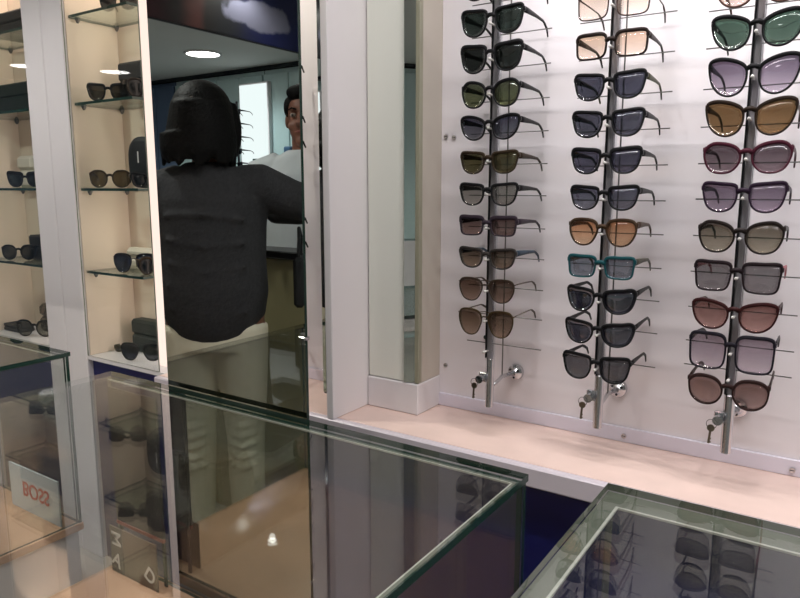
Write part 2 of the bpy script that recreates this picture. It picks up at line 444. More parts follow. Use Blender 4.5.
# leftmost column, top to bottom
g(1, 1.667, 'black sunglasses cut by the top edge of the photo, leftmost column', Hh=.05, l1=(45, 52, 50))
g(1, 1.600, 'black sunglasses with dark green lenses, highest whole pair of the leftmost column', W=.135, Hh=.054, l1=(50, 60, 55))
g(1, 1.531, 'thick black sunglasses with near-black lenses, second whole pair down the leftmost column', W=.135, Hh=.057, brow=1, l1=(44, 48, 46))
g(1, 1.462, 'black sunglasses with olive green lenses in the leftmost column', W=.127, Hh=.053, shape='butterfly', l1=(84, 94, 72), l2=(104, 112, 66))
g(1, 1.397, 'black sunglasses with blue grey fading lenses in the leftmost column', W=.130, Hh=.050, shape='cat', l1=(70, 72, 96), l2=(112, 114, 120))
g(1, 1.328, 'brown-black sunglasses with khaki lenses in the leftmost column', W=.129, Hh=.047, fcol=(.03,.02,.012), l1=(96, 90, 56))
g(1, 1.264, 'black sunglasses with light grey see-through lenses in the leftmost column', W=.131, Hh=.047, l1=(132, 130, 122), l2=(165, 160, 150))
g(1, 1.199, 'flat dark plum sunglasses with copper fading lenses in the leftmost column', W=.130, Hh=.041, shape='rect', fcol=(.03,.022,.03), brow=1.2, l1=(100, 74, 70), l2=(158, 128, 116))
g(1, 1.133, 'black sunglasses with brown lenses and slate blue arms in the leftmost column', W=.129, Hh=.044, shape='wayfarer', fcol=(.03,.026,.024), tcol=(.04,.06,.085), l1=(92, 78, 64), l2=(156, 130, 104))
g(1, 1.066, 'thin framed brown aviator sunglasses, second lowest pair of the leftmost column', W=.128, Hh=.050, shape='aviator', fcol=(.05,.035,.025), thin=True, ft=.0022, tl=.128, tcol=(.09,.07,.06), metal=.4, l1=(100, 72, 56), l2=(164, 134, 114))
g(1, .996, 'brown aviator sunglasses with wire arms, lowest pair of the leftmost column', W=.127, Hh=.058, shape='aviator', fcol=(.06,.04,.02), thin=True, ft=.0022, metal=.4, tl=.13, tcol=(.10,.08,.065), rot=(.05,0,0), l1=(98, 74, 54), l2=(174, 146, 122))
# middle column
g(2, 1.660, 'pale amber sunglasses mostly above the photo, topmost of the middle column', W=.125, Hh=.05, shape='square', fcol=(.05,.03,.02), thin=True, l1=(200, 175, 150), l2=(240, 225, 205))
g(2, 1.600, 'light tan lensed half rim sunglasses near the top of the middle column', W=.127, Hh=.048, shape='square', fcol=(.05,.03,.025), thin=True, ft=.002, l1=(200, 170, 146), l2=(240, 225, 210))
g(2, 1.530, 'black and brown rectangular sunglasses with pale orange lenses in the middle column', W=.128, Hh=.046, shape='square', fcol=(.018,.012,.01), l1=(205, 165, 130), l2=(236, 214, 196))
g(2, 1.459, 'black sunglasses with slate lenses and yellow marked arm in the middle column', W=.130, Hh=.050, th=.013, tcol=(.05,.05,.022), l1=(68, 70, 88))
g(2, 1.393, 'thick black sunglasses with slate grey lenses, directly under the yellow marked pair', W=.132, Hh=.050, l1=(72, 74, 90))
g(2, 1.326, 'thick black sunglasses with blue grey lenses, middle column, fifth whole pair down', W=.129, Hh=.049, brow=1, l1=(74, 74, 94))
g(2, 1.259, 'slim black sunglasses with silver blue lenses just above the orange aviators', W=.127, Hh=.047, shape='wayfarer', l1=(76, 78, 98), l2=(116, 118, 132))
g(2, 1.195, 'brown rimmed pilot sunglasses with bright orange lenses in the middle column', W=.127, Hh=.052, shape='aviator', fcol=(.05,.03,.018), tl=.125, metal=.2, l1=(182, 106, 56), l2=(230, 186, 140))
g(2, 1.130, 'teal rimmed narrow sunglasses with grey blue lenses in the middle column', W=.127, Hh=.043, shape='rect', fcol=(.010,.060,.070), tcol=(.06,.055,.04), f0=.12, l1=(106, 112, 128), l2=(126, 132, 146))
g(2, 1.066, 'wraparound black sport sunglasses with silver blue lenses, upper of two such pairs', W=.131, Hh=.050, shape='sport', f0=.22, wrap=3.6, l1=(56, 58, 76), rot=(.05,0,0))
g(2, 1.002, 'wraparound black sport sunglasses with grey lenses, lower of two such pairs', W=.133, Hh=.049, shape='sport', f0=.16, wrap=3.2, l1=(74, 76, 92), rot=(.07,0,0))
g(2, .934, 'black sunglasses with grey lenses, lowest pair of the middle column', W=.131, Hh=.054, l1=(86, 88, 94), l2=(104, 106, 112), rot=(.03,0,0))
# rightmost column
g(3, 1.590, 'tan cat-eye sunglasses cut by the top edge of the photo, rightmost column', W=.130, Hh=.050, shape='cat', fcol=(.08,.04,.03), l1=(170, 130, 120), l2=(225, 200, 190))
g(3, 1.527, 'black cat-eye sunglasses with bottle green lenses in the rightmost column', W=.134, Hh=.057, shape='cat', f0=.08, l1=(56, 84, 70), l2=(80, 106, 90))
g(3, 1.457, 'black cat-eye sunglasses with violet fading lenses in the rightmost column', W=.134, Hh=.063, shape='cat', l1=(84, 70, 94), l2=(190, 176, 194))
g(3, 1.391, 'dark cat-eye sunglasses with amber brown lenses in the rightmost column', W=.134, Hh=.060, shape='cat', fcol=(.022,.014,.01), l1=(118, 86, 48), l2=(142, 106, 64))
g(3, 1.326, 'burgundy framed sunglasses with dark lenses and pink lower rims', W=.132, Hh=.052, shape='butterfly', fcol=(.055,.012,.022), l1=(92, 76, 84), l2=(134, 112, 120))
g(3, 1.262, 'dark purple framed sunglasses with mauve lenses in the rightmost column', W=.128, Hh=.052, shape='wayfarer', fcol=(.022,.012,.024), l1=(98, 82, 102), l2=(166, 148, 168))
g(3, 1.195, 'dark butterfly sunglasses with olive brown fading lenses in the rightmost column', W=.130, Hh=.054, shape='butterfly', fcol=(.018,.013,.012), l1=(92, 80, 66), l2=(176, 168, 142))
g(3, 1.128, 'black and pink rectangular sunglasses with grey lenses in the rightmost column', W=.135, Hh=.053, shape='rect', fcol=(.018,.012,.014), tcol=(.35,.1,.12), l1=(122, 118, 122), l2=(134, 128, 130))
g(3, 1.061, 'dark red rimmed sunglasses with copper fading lenses in the rightmost column', W=.133, Hh=.053, shape='cat', fcol=(.035,.010,.010), tile=-.04, l1=(126, 78, 72), l2=(198, 150, 138))
g(3, .996, 'large square black sunglasses with pale mauve lenses near the foot of the rightmost column', W=.134, Hh=.065, shape='square', fcol=(.016,.014,.02), l1=(138, 122, 136), l2=(210, 196, 208))
g(3, .925, 'tilted round sunglasses with raised arms, lowest pair of the rightmost column', W=.129, Hh=.056, shape='round', fcol=(.03,.015,.014), ft=.0028, thin=False, tl=.12, l1=(124, 90, 84), l2=(172, 142, 134), rot=(.13,0,0))
RX[4] = -1.305
for q, (z, lb) in enumerate([(1.59, 'black'), (1.462, 'black'), (1.397, 'black'), (1.195, 'black'), (1.130, 'black')]):
    glasses('black sunglasses hanging on the rod hidden behind the tall mirror, only an arm tip showing', (RX[4], 1.268, z), group='sunglasses behind the tall mirror', W=.134)

# ------------------------------------------------------------ display rods
def rod(x, lab, rows, keys=True):
    t = thing('display_rod', lab, 'display rod', (x, 1.36, .81), group='sunglasses display rods')
    zt = 2.20-.81
    f = M().box(-.0075, -.0042, -.074, -.062, .107, zt, bev=.0008); P2 = f.build('dark_channel', DARKM, t)
    M().box(-.0038, .0075, -.073, -.060, .107, zt, bev=.002).build('chrome_channel', SATIN, t, smooth=False)
    M().box(.0078, .0105, -.074, -.060, .107, zt, bev=.0008).build('acrylic_strip', CLEAR, t)
    M().tube([(.0015,-.0655,-.002),(.0015,-.0655,.105),(.0015,-.0655,.108)], [.0092,.0092,.006], 20).build('foot_tube', CHROME, t, smooth=False)
    M().tube([(0,0,.055),(0,0,zt)], .0016, 8).build('rear_rod', STEEL, t)
    M().tube([(0,-.058,zt-.004),(0,.08,zt-.004)], .006, 10).build('top_bracket', CHROME, t)
    # slanting lower bracket and its round wall flange
    M().tube([(-.001,-.058,.038),(0,-.02,.045),(0,.0,.05),(0,.060,.043)], [.0045,.004,.0045,.005], 10).build('bracket_arm', CHROME, t, smooth=True)
    fl = M().tube([(0,.060,.043),(0,.066,.043),(0,.0695,.043),(0,.0795,.043)], [.006,.012,.0175,.0185], 20).build('wall_flange', CHROME, t, smooth=False)
    for a in range(3):
        an = a*2*PI/3+.5; cx, cz = .0115*math.cos(an), .043+.0115*math.sin(an)
        M().tube([(cx,.0675,cz),(cx,.0635,cz)], .0026, 8).build('flange_screw', DARKM, fl)
    wz = []
    for z in rows:
        M().tube([(-.09,0,z-.81),(.09,0,z-.81)], .00115, 8).build('cross_wire', STEEL, t, smooth=True)
        p_ = M().tube([(0,-.075,z-.81+.002),(0,-.094,z-.81+.003)], [.0022,.0024], 8).ell((0,-.0955,z-.81+.003),(.0030,.0030,.0030),12,8).build('nose_peg', PEG, t, smooth=True)
    # lock barrel
    M().tube([(-.012,-.075,.062),(-.012,-.092,.062)], .0085, 16).build('lock', CHROME, t, smooth=False)
    M().box(-.021,-.003,-.0745,-.066,.052,.074, bev=.002).build('lock_plate', CHROME, t)
    if keys:
        k = thing('key', 'small key hanging from the lock at the foot of the ' + lab.split(', ')[1], 'key', (x-.020, 1.36-.094, .812+.062), (0,.08,0), group='rod lock keys')
        r_ = [(.0085*math.cos(a*PI/8), 0, -.0085+.0085*math.sin(a*PI/8)) for a in range(17)]
        M().tube(r_, .0007, 6).build('ring', STEEL, k)
        M().tube([(0,-.001,-.016),(0,.001,-.016)], .0065, 14).build('key_bow', BRASS, k)
        kk = M().box(-.002,.002,-.0008,.0008,-.045,-.021, bev=.0003); kk.box(.002,.0036,-.0008,.0008,-.043,-.040); kk.box(.002,.0033,-.0008,.0008,-.037,-.034)
        kk.build('key_blade', BRASS, k)
    return t
Z1 = [1.667,1.600,1.533,1.466,1.400,1.334,1.268,1.199,1.134,1.068,1.004,.938]
rod(RX[1], 'chrome rod carrying sunglasses with one empty wire at its foot, leftmost wall column', [z-.006 for z in Z1])
rod(RX[2], 'chrome rod carrying eleven sunglasses from pale amber down to grey, middle wall column', [z-.005 for z in [1.66,1.600,1.53,1.459,1.393,1.326,1.259,1.195,1.13,1.066,1.002,.934]])
rod(RX[3], 'chrome rod carrying cat-eye and butterfly sunglasses, rightmost wall column', [z-.004 for z in [1.59,1.527,1.457,1.391,1.326,1.262,1.195,1.128,1.061,.996,.949]])
rod(RX[4], 'chrome rod hidden behind the tall mirror, column behind the mirror', [1.59,1.462,1.397,1.195,1.13], keys=False)

# ------------------------------------------------------------ things on the left shelves
SG = 'sunglasses on the left shelves'
def sg(lab, x, y, sh, **k):
    Hh = k.get('Hh', .046); k.setdefault('droop', .016); rot = k.pop('rot', (0,0,0))
    return glasses(lab, (x, y, SZ[sh]+Hh/2+.0008), group=SG, rot=rot, **k)
def hardcase(name, lab, x, y, sh, w, d, h, m, bev=.006, rz=0, logo=None, group='cases on the glass shelves'):
    t = thing(name, lab, 'case', (x, y, SZ[sh]+.0006), (0,0,rz), group)
    M().box(-w/2, w/2, -d/2, d/2, 0, h*.55, bev=bev).build('case_base', m, t)
    M().box(-w/2, w/2, -d/2, d/2, h*.553, h, bev=bev).build('case_lid', m, t)
    if logo: M().box(*logo[0], -d/2-.0008, -d/2, *logo[1]).build('logo', logo[2], t)
    return t
RT = .62
hardcase('glasses_case', 'upright black rectangular case on the third lowest shelf by the tall mirror', -1.935, 1.392, 3, .120, .040, .125, BLK)
sg('dark sunglasses on the topmost visible shelf of the bay beside the tall mirror', -1.90, 1.325, 4, W=.135, shape='wayfarer', l1=(60,60,60), rot=(0,0,.3), tl=.07)
sg('black sunglasses in front of the upright black rectangular case', -1.960, 1.312, 3, W=.135, Hh=.054, l1=(70,66,60), rot=(0,0,.55), ft=.0034, tl=.02)
sg('dark sunglasses turned edge-on at the right end of the third lowest shelf', -1.800, 1.335, 3, W=.12, Hh=.055, shape='round', l1=(60,48,44), fcol=(.03,.02,.015), rot=(0,0,1.35), tl=.04)
t = thing('glasses_case', 'upright black oval case with a small pale mark on the second lowest shelf', 'case', (-1.868, 1.365, SZ[2]+.0008), (0,0,.2), 'cases on the glass shelves')
def ovalcase(w, h, d):
    m = M(); n = 28; pr = []
    for i in range(n):
        a = 2*PI*i/n; cx, sz_ = math.cos(a), math.sin(a)
        pr.append((w/2*math.copysign(abs(cx)**.75, cx), h/2+h/2*math.copysign(abs(sz_)**.7, sz_)))
    rs = []
    for y, s in ((-d/2,.80),(-d/2+.004,.93),(-d/4,1),(d/4,1),(d/2-.004,.93),(d/2,.80)):
        rs.append([(x*s, y, h/2+(z-h/2)*s) for x, z in pr])
    return m.loft(rs)
ovalcase(.110, .158, .046).build('case_shell', BLK, t, smooth=True)
M().box(-.010,-.006,-.0242,-.0232,.078,.112).build('logo', WPRINT, t)
sg('tortoise sunglasses at the left end of the second lowest shelf by the mirror', -1.990, 1.318, 2, W=.130, Hh=.055, shape='round', fcol=(.04,.025,.015), l1=(104,92,66), rot=(0,0,.6), tl=.05)
sg('black sunglasses right of the upright oval case on the second lowest shelf', -1.795, 1.320, 2, W=.105, Hh=.045, l1=(70,60,56), rot=(0,0,1.2), tl=.02)
hardcase('glasses_case', 'ivory case lying behind blue aviator sunglasses on the lowest glass shelf', -1.912, 1.404, 1, .24, .046, .070, CASEW, .012)
sg('blue lensed aviator sunglasses in front of the ivory case', -1.885, 1.312, 1, W=.140, Hh=.062, shape='aviator', fcol=(.02,.02,.02), l1=(36,42,76), thin=True, ft=.0024, f0=.12, metal=.5, rot=(0,0,.45), tl=.015)
sg('tortoise sunglasses at the mirror end of the lowest glass shelf', -1.800, 1.332, 1, W=.105, Hh=.055, shape='round', fcol=(.05,.03,.015), l1=(90,76,60), rot=(0,0,1.3), tl=.03)
hardcase('glasses_case', 'dark green-black box case on the white bottom board by the tall mirror', -1.905, 1.400, 0, .225, .05, .112, DGREEN, .008)
sg('dark blue aviator sunglasses in front of the dark green-black box case', -1.870, 1.306, 0, W=.140, Hh=.058, shape='aviator', fcol=(.015,.015,.015), l1=(40,44,60), thin=True, ft=.0028, rot=(0,0,.45), tl=.015)
sg('small folded dark sunglasses at the left end of the white bottom board', -2.015, 1.345, 0, W=.08, Hh=.024, shape='sport', l1=(66,56,40), fcol=(.03,.025,.01), tl=.03, rot=(0,0,.3), droop=.004)
# far left bay
hardcase('glasses_case', 'wide black case on the topmost visible shelf of the far left bay', -2.50, 1.37, 4, .24, .09, .085, BLK)
hardcase('glasses_case', 'wide black case on the third lowest shelf of the far left bay', -2.53, 1.36, 3, .36, .11, .098, DGREEN, .004)
sg('small brown rimmed sunglasses lying on the wide black case, far left bay', -2.42, 1.34, 3, W=.09, Hh=.03, shape='cat', fcol=(.1,.05,.03), l1=(160,120,90), tl=.03).location.z = SZ[3]+.1147
hardcase('glasses_case', 'large ivory case on the second lowest shelf of the far left bay', -2.505, 1.41, 2, .115, .04, .135, CASEW, .012)
hardcase('glasses_case', 'smaller ivory case left of the large ivory case, far left bay', -2.64, 1.41, 2, .11, .04, .120, CASEW, .012)
sg('black sunglasses in front of the two ivory cases in the far left bay', -2.50, 1.318, 2, W=.145, Hh=.055, l1=(44,48,58), brow=1.5, ft=.0034, rot=(0,0,.45), tl=.03)
hardcase('glasses_case', 'black case on the lowest glass shelf of the far left bay', -2.505, 1.385, 1, .16, .06, .092, BLK, .006)
sg('black sunglasses beside the black case on the lowest shelf of the far left bay', -2.585, 1.315, 1, W=.125, Hh=.056, shape='round', l1=(76,74,70), rot=(0,0,.6), tl=.03)
hardcase('glasses_case', 'spotted brown case on the bottom board of the far left bay', -2.53, 1.403, 0, .15, .05, .108, LEOP, .012)
sg('black rimmed sunglasses with pale lenses in front of the spotted brown case', -2.515, 1.312, 0, W=.150, Hh=.062, shape='round', fcol=(.01,.01,.01), l1=(140,134,112), ft=.0034, tl=.015, rot=(0,0,.45))
hardcase('glasses_case', 'flat black case at the left end of the bottom board, far left bay', -2.68, 1.34, 0, .12, .06, .028, BLK, .004)

# ------------------------------------------------------------ tall mirror
MY = .868
t = thing('tall_mirror', 'tall dark edged mirror reflecting a woman in a grey sweater', 'mirror', (-.966, MY+.004, .02))
mm = M().box(-1.157, -.777, MY, MY+.003, .10, 2.22); mm.m = [1,1,0,1,1,1]
P(mm.build('mirror_glass', [MIRROR, MIRED]), t)
P(M().box(-1.1575, -.7765, MY+.0032, MY+.007, .098, 2.222, bev=.001).build('backing_board', MIRED), t)
P(M().box(-1.157, -.777, MY-.008, MY+.09, 0, .097, bev=.004).build('stand_base', DARKM), t)
for z in (1.02, .56, 1.9): P(M().box(-.7785, -.7735, MY-.003, MY+.009, z-.003, z+.003, bev=.001).build('edge_clip', CHROME), t)

# ------------------------------------------------------------ glass counter cases
SEAL = mat('silicone seal', srgb(206,208,198), .3)
def glasscase(lab, x0, x1, y0, y1, deck, deckmat, h=.88, rim=.016, inner=.010, rimy=None, off=.0125, clearleft=False, edge=None):
    t = thing('display_case', lab, 'display case', ((x0+x1)/2, (y0+y1)/2, 0), group='glass counter cases')
    th = .010
    def pane(nm, a, thin_axis):
        m = M().box(*a)
        for i in range(6): m.m[i] = 1
        for i in {'x': (0, 1), 'y': (2, 3), 'z': (4, 5)}[thin_axis]: m.m[i] = 0
        # face order in box(): x-, x+, y-, y+, z-, z+
        return P(m.build(nm, [GLASS, edge or GREENG, CGLASS]), t)
    top_ = pane('top_glass', (x0, x1, y0, y1, h-th, h), 'z')
    zt = h-th-.0006
    zs = zt-(.0046 if off < .01 else 0)
    if clearleft: top_.data.polygons[0].material_index = 2
    pane('back_glass', (x0+.002, x1-.002, y1-.012, y1-.004, deck, zs), 'y')
    pane('front_glass', (x0+.002, x1-.002, y0+.004, y0+.012, deck, zs), 'y')
    sg_ = pane('side_glass', (x0+.004, x0+.012, y0+.0125, y1-.0125, deck, zs), 'x')
    pane('side_glass', (x1-.012, x1-.004, y0+.0125, y1-.0125, deck, zs), 'x')
    # polished bevel rim just under the top sheet: dark outer line, pale inner line
    if clearleft:
        for q in sg_.data.polygons:
            if q.material_index == 1: q.material_index = 2
    ry = rimy or rim
    for nm, a, rx_, ry_, zz, mt in (('edge_bead', off, rim, ry, .0042, GREENL), ('seal_line', None, inner*.35, inner*.35, .003, SEAL)):
        ax, ay = (a, a) if a is not None else (off+rim, off+ry)
        k = M()
        k.box(x0+ax, x1-ax, y1-ay-ry_, y1-ay, zt-zz, zt-.0003); k.box(x0+ax, x1-ax, y0+ay, y0+ay+ry_, zt-zz, zt-.0003)
        if not clearleft: k.box(x0+ax, x0+ax+rx_, y0+ay+ry_, y1-ay-ry_, zt-zz, zt-.0003)
        k.box(x1-ax-rx_, x1-ax, y0+ay+ry_, y1-ay-ry_, zt-zz, zt-.0003)
        P(k.build(nm, mt), t)
    P(M().box(x0, x1, y0, y1, deck-.02, deck-.0005, bev=.001).build('deck', deckmat), t)
    P(M().box(x0+.01, x1-.01, y0+.02, y1-.01, 0, deck-.0205, bev=.002).build('base_cabinet', WHITE), t)
    return t
glasscase('large glass counter case in front of the tall mirror, centre foreground', -1.335, -.352, .25, .855, .434, PEACHD, rim=.004, inner=.006, clearleft=True)
glasscase('glass counter case in the lower right corner reflecting sunglasses', -.250, .95, .25, .889, .434, mat('grey case deck', srgb(150,150,152), .4), rim=.022, inner=.010, rimy=.040, off=.001, edge=GREENL)
glasscase('thick green edged glass case at the far left', -2.6, -1.577, .62, .904, .434, PEACHD, rim=.003, inner=.004)

def text(body, name, size, m, parent, loc, rot, turn=0., flipz=False, flipx=False, ext=.0004, bold=0.):
    cu = bpy.data.curves.new(name, 'FONT'); cu.body = body; cu.size = size; cu.extrude = ext; cu.offset = bold; cu.align_x = 'CENTER'; cu.align_y = 'CENTER'
    tmp = bpy.data.objects.new('tmp', cu); COL.objects.link(tmp)
    me = bpy.data.meshes.new_from_object(tmp.evaluated_get(bpy.context.evaluated_depsgraph_get()))
    bpy.data.objects.remove(tmp)
    if turn: me.transform(Matrix.Rotation(turn, 4, 'Z'))
    if flipz: me.transform(Matrix.Scale(-1, 4, (0,1,0))); me.flip_normals()
    if flipx: me.transform(Matrix.Scale(-1, 4, (1,0,0))); me.flip_normals()
    me.materials.clear(); me.materials.append(m)
    o = bpy.data.objects.new(name, me); COL.objects.link(o); o.parent = parent; o.location = loc; o.rotation_euler = rot
    return o
t = thing('brand_sign', 'pale blue card with upside-down red lettering inside the far left glass case', 'sign', (-1.708, .855, .4345))
M().box(-.120, .115, -.002, .002, .0, .122, bev=.0006).build('card', CARD, t)
text('BOSS', 'lettering', .056, RED, t, (.008, -.0032, .066), (PI/2,0,0), flipz=True, bold=.0006)
t = thing('letter_card', 'low brown grey card with turned white letters in the back corner of the central case', 'sign', (-1.236, .812, .4345))
M().box(-.078, -.034, -.0015, .0015, .0, .108, bev=.0005).build('card_end', GREYC, t)
M().box(-.0335, .082, -.0012, .0018, .0, .108, bev=.0005).build('card', mat('brown grey card', srgb(112,98,88), .5, noise=.05), t)
text('M', 'lettering', .046, WPRINT, t, (-.056, -.0026, .082), (PI/2,0,0), turn=-PI/2, bold=.0006)
text('A', 'lettering', .046, WPRINT, t, (-.056, -.0026, .030), (PI/2,0,0), turn=-.35, bold=.0006)
text('D', 'lettering', .046, WPRINT, t, (.058, -.0023, .030), (PI/2,0,0), turn=-.6, bold=.0006)
t = thing('backing_board', 'dark board with a red lower edge standing behind the letter card in the central case', 'board', (-1.237, .832, .4345))
M().box(-.078, .085, -.002, .002, .112, .420, bev=.0006).build('dark_board', mat('charcoal board', srgb(42,40,48), .35, noise=.1, nscale=8), t)
M().box(-.078, .085, -.003, .003, .104, .1118, bev=.0005).build('red_edge', mat('dark red edging', srgb(130,36,44), .4), t)
for x in (-.07, .077): M().box(x-.004, x+.004, .0022, .006, .0, .41).build('leg', DARKM, t)

# ------------------------------------------------------------ room seen in the mirror
# bulkhead with a printed banner
def banner_mat():
    m, nt, out = newmat('printed banner'); N = nt.nodes.new; L = nt.links.new
    b = N('ShaderNodeBsdfPrincipled'); b.inputs['Roughness'].default_value = .35
    tc = N('ShaderNodeTexCoord'); sx = N('ShaderNodeSeparateXYZ'); L(tc.outputs['Object'], sx.inputs[0])
    r = N('ShaderNodeValToRGB'); cr = r.color_ramp; cr.interpolation = 'EASE'
    mr = N('ShaderNodeMapRange'); mr.inputs['From Min'].default_value = -1.024; mr.inputs['From Max'].default_value = .126
    nz = N('ShaderNodeTexNoise'); nz.inputs['Scale'].default_value = 5; L(tc.outputs['Object'], nz.inputs['Vector'])
    ad = N('ShaderNodeMath'); ad.operation = 'MULTIPLY_ADD'; ad.inputs[1].default_value = .12; L(nz.outputs['Fac'], ad.inputs[0]); L(sx.outputs['Y'], ad.inputs[2])
    L(ad.outputs[0], mr.inputs['Value']); L(mr.outputs[0], r.inputs[0])
    cr.elements[0].position = 0; cr.elements[0].color = lin(.018,.022,.10)
    cr.elements[1].position = 1; cr.elements[1].color = lin(.05,.018,.022)
    for p_, c_ in ((.26, lin(.018,.022,.10)), (.50, lin(.03,.03,.035)), (.60, lin(.035,.03,.03)), (.66, lin(.14,.05,.045)), (.74, lin(.03,.02,.022)), (.86, lin(.06,.018,.025))):
        e = cr.elements.new(p_); e.color = c_
    # pale sleeve shape
    y = N('ShaderNodeMath'); y.operation = 'ADD'; y.inputs[1].default_value = .724; L(sx.outputs['Y'], y.inputs[0])
    z = N('ShaderNodeMath'); z.operation = 'ADD'; z.inputs[1].default_value = -2.07; L(sx.outputs['Z'], z.inputs[0])
    y2 = N('ShaderNodeMath'); y2.operation = 'MULTIPLY'; y2.inputs[1].default_value = 4.2; L(y.outputs[0], y2.inputs[0])
    z2 = N('ShaderNodeMath'); z2.operation = 'MULTIPLY'; z2.inputs[1].default_value = 14; L(z.outputs[0], z2.inputs[0])
    cb = N('ShaderNodeCombineXYZ'); L(y2.outputs[0], cb.inputs[0]); L(z2.outputs[0], cb.inputs[1])
    ln = N('ShaderNodeVectorMath'); ln.operation = 'LENGTH'; L(cb.outputs[0], ln.inputs[0])
    n2 = N('ShaderNodeTexNoise'); n2.inputs['Scale'].default_value = 9; n2.inputs['Detail'].default_value = 5; L(tc.outputs['Object'], n2.inputs['Vector'])
    a2 = N('ShaderNodeMath'); a2.operation = 'MULTIPLY_ADD'; a2.inputs[1].default_value = .9; a2.inputs[2].default_value = -.45; L(n2.outputs['Fac'], a2.inputs[0])
    a3 = N('ShaderNodeMath'); a3.operation = 'ADD'; L(ln.outputs['Value'], a3.inputs[0]); L(a2.outputs[0], a3.inputs[1])
    r2 = N('ShaderNodeValToRGB'); r2.color_ramp.elements[0].position = .85; r2.color_ramp.elements[0].color = (1,1,1,1); r2.color_ramp.elements[1].position = 1.0; r2.color_ramp.elements[1].color = (0,0,0,1)
    L(a3.outputs[0], r2.inputs[0])
    mx = N('ShaderNodeMix'); mx.data_type = 'RGBA'; L(r2.outputs[0], mx.inputs[0]); L(r.outputs[0], mx.inputs[6]); mx.inputs[7].default_value = lin(.22,.215,.30)
    L(mx.outputs[2], b.inputs['Base Color']); L(b.outputs[0], out.inputs[0]); return m
BB = 1.955
t = thing('hanging_banner', 'dark printed banner board under the ceiling with maroon, lavender and navy areas', 'banner', (-2.45, -.524, 2.0))
P(M().box(-2.45, -2.432, -1.62, .426, BB-.004, ZC-.002, bev=.002).build('board', mat('bulkhead paint', srgb(60,60,66), .6)), t)
o = M().box(-2.4315, -2.429, -1.61, .416, BB, ZC-.004).build('print', banner_mat()); P(o, t)
# far cabinets
for i in range(14):
    x0 = -6.4+i*.56
    if x0 > 1.5: break
    lab = 'tall pale teal cabinet on the far wall, number %s from its left end' % ['one','two','three','four','five','six','seven','eight','nine','ten','eleven','twelve','thirteen','fourteen'][i]
    lit = (i == 3)
    t = thing('wall_cabinet', 'tall pale teal cabinet along the far wall seen in the mirror', 'cabinet', (x0+.27, -2.674, 0), group='far wall cabinets')
    P(M().box(x0, x0+.55, -2.864, -2.494, 0, 2.225, bev=.003).build('body', TEALC if i > 1 else BLUEW), t)
    for k in (0, 1):
        a = x0+.008+k*.272
        d = P(M().box(a, a+.262, -2.492, -2.474, .85, 2.19, bev=.004).build('door', TEALC if i > 1 else BLUEW), t)
        h = P(M().box(a+(.24 if k == 0 else .014), a+(.248 if k == 0 else .022), -2.473, -2.459, 1.2, 1.36).build('handle', CHROME), t)
        P(M().box(a, a+.262, -2.492, -2.474, .06, .835, bev=.004).build('lower_door', WHITE if i > 1 else BLUEW), t)
t = thing('lightbox', 'bright white lit display panel on the far wall seen in the mirror', 'lightbox', (-4.24, -2.434, 1.0))
P(M().box(-4.41, -4.07, -2.472, -2.434, .95, 2.13, bev=.003).build('frame', WHITE), t)
P(M().box(-4.395, -4.085, -2.4335, -2.429, .965, 2.115).build('lit_face', LBOX), t)
tr = M().box(-5.9, 1.4, -2.72, -2.469, 2.232, ZC-.002).build('trim_3', mat('dark cornice', srgb(30,34,36), .5)); struct(tr)
# display rods before the lightbox, seen in the mirror
t0 = None
for i, x in enumerate((-4.30,)):
    t = thing('display_rod', 'slim dark display rod standing in front of the lit panel on the far wall', 'display rod', (x, -2.304, .01))
    M().box(-.009,.009,-.006,.006,.0,1.96,bev=.001).build('post', DARKM, t)
    M().box(-.1,.1,-.1,.1,-.01,.0,bev=.002).build('foot_plate', CHROME, t)
    for k in range(9):
        gl = (-.1)
        loc = (x, -2.279, 1.88-k*.105)
        if t0 is None:
            t0 = glasses('dark sunglasses on a far wall display rod, seen in the mirror', loc, rot=(0,0,PI), group='sunglasses on the far wall rods', W=.13, Hh=.048, l1=(.2,.2,.22))
        else: dup(t0, loc, (0,0,PI))
# shelf with small equipment on the far wall
t = thing('far_shelf', 'dark glass shelf on the far wall seen in the mirror beside the man', 'shelf', (-3.85,-2.374,1.5))
P(M().box(-4.1,-3.4,-2.473,-2.264,1.49,1.505,bev=.002).build('shelf_board', GREENG), t)
for k in (-4.0,-3.5): P(M().box(k,k+.015,-2.473,-2.324,1.45,1.489).build('shelf_bracket', CHROME), t)
bb = M().box(-.06,.06,-.05,.05,0,.02,bev=.004); bb.box(-.04,.04,-.03,.03,.02,.09,bev=.01)
tag(bb.build('instrument', mat('steel blue plastic', srgb(70,100,130), .4), loc=(-3.78,-2.354,1.506)), 'small steel blue instrument on the dark far wall shelf', 'instrument')
# cash desk
t = thing('cash_desk', 'olive fronted cash desk with black top behind the woman', 'desk', (-1.65,-.08,0))
P(M().box(-2.1,-1.22,-.124,-.024,0,1.03,bev=.004).build('front_panel', OLIVE), t)
P(M().box(-2.12,-1.20,-.144,-.004,1.0305,1.058,bev=.004).build('desk_top', DTOP), t)

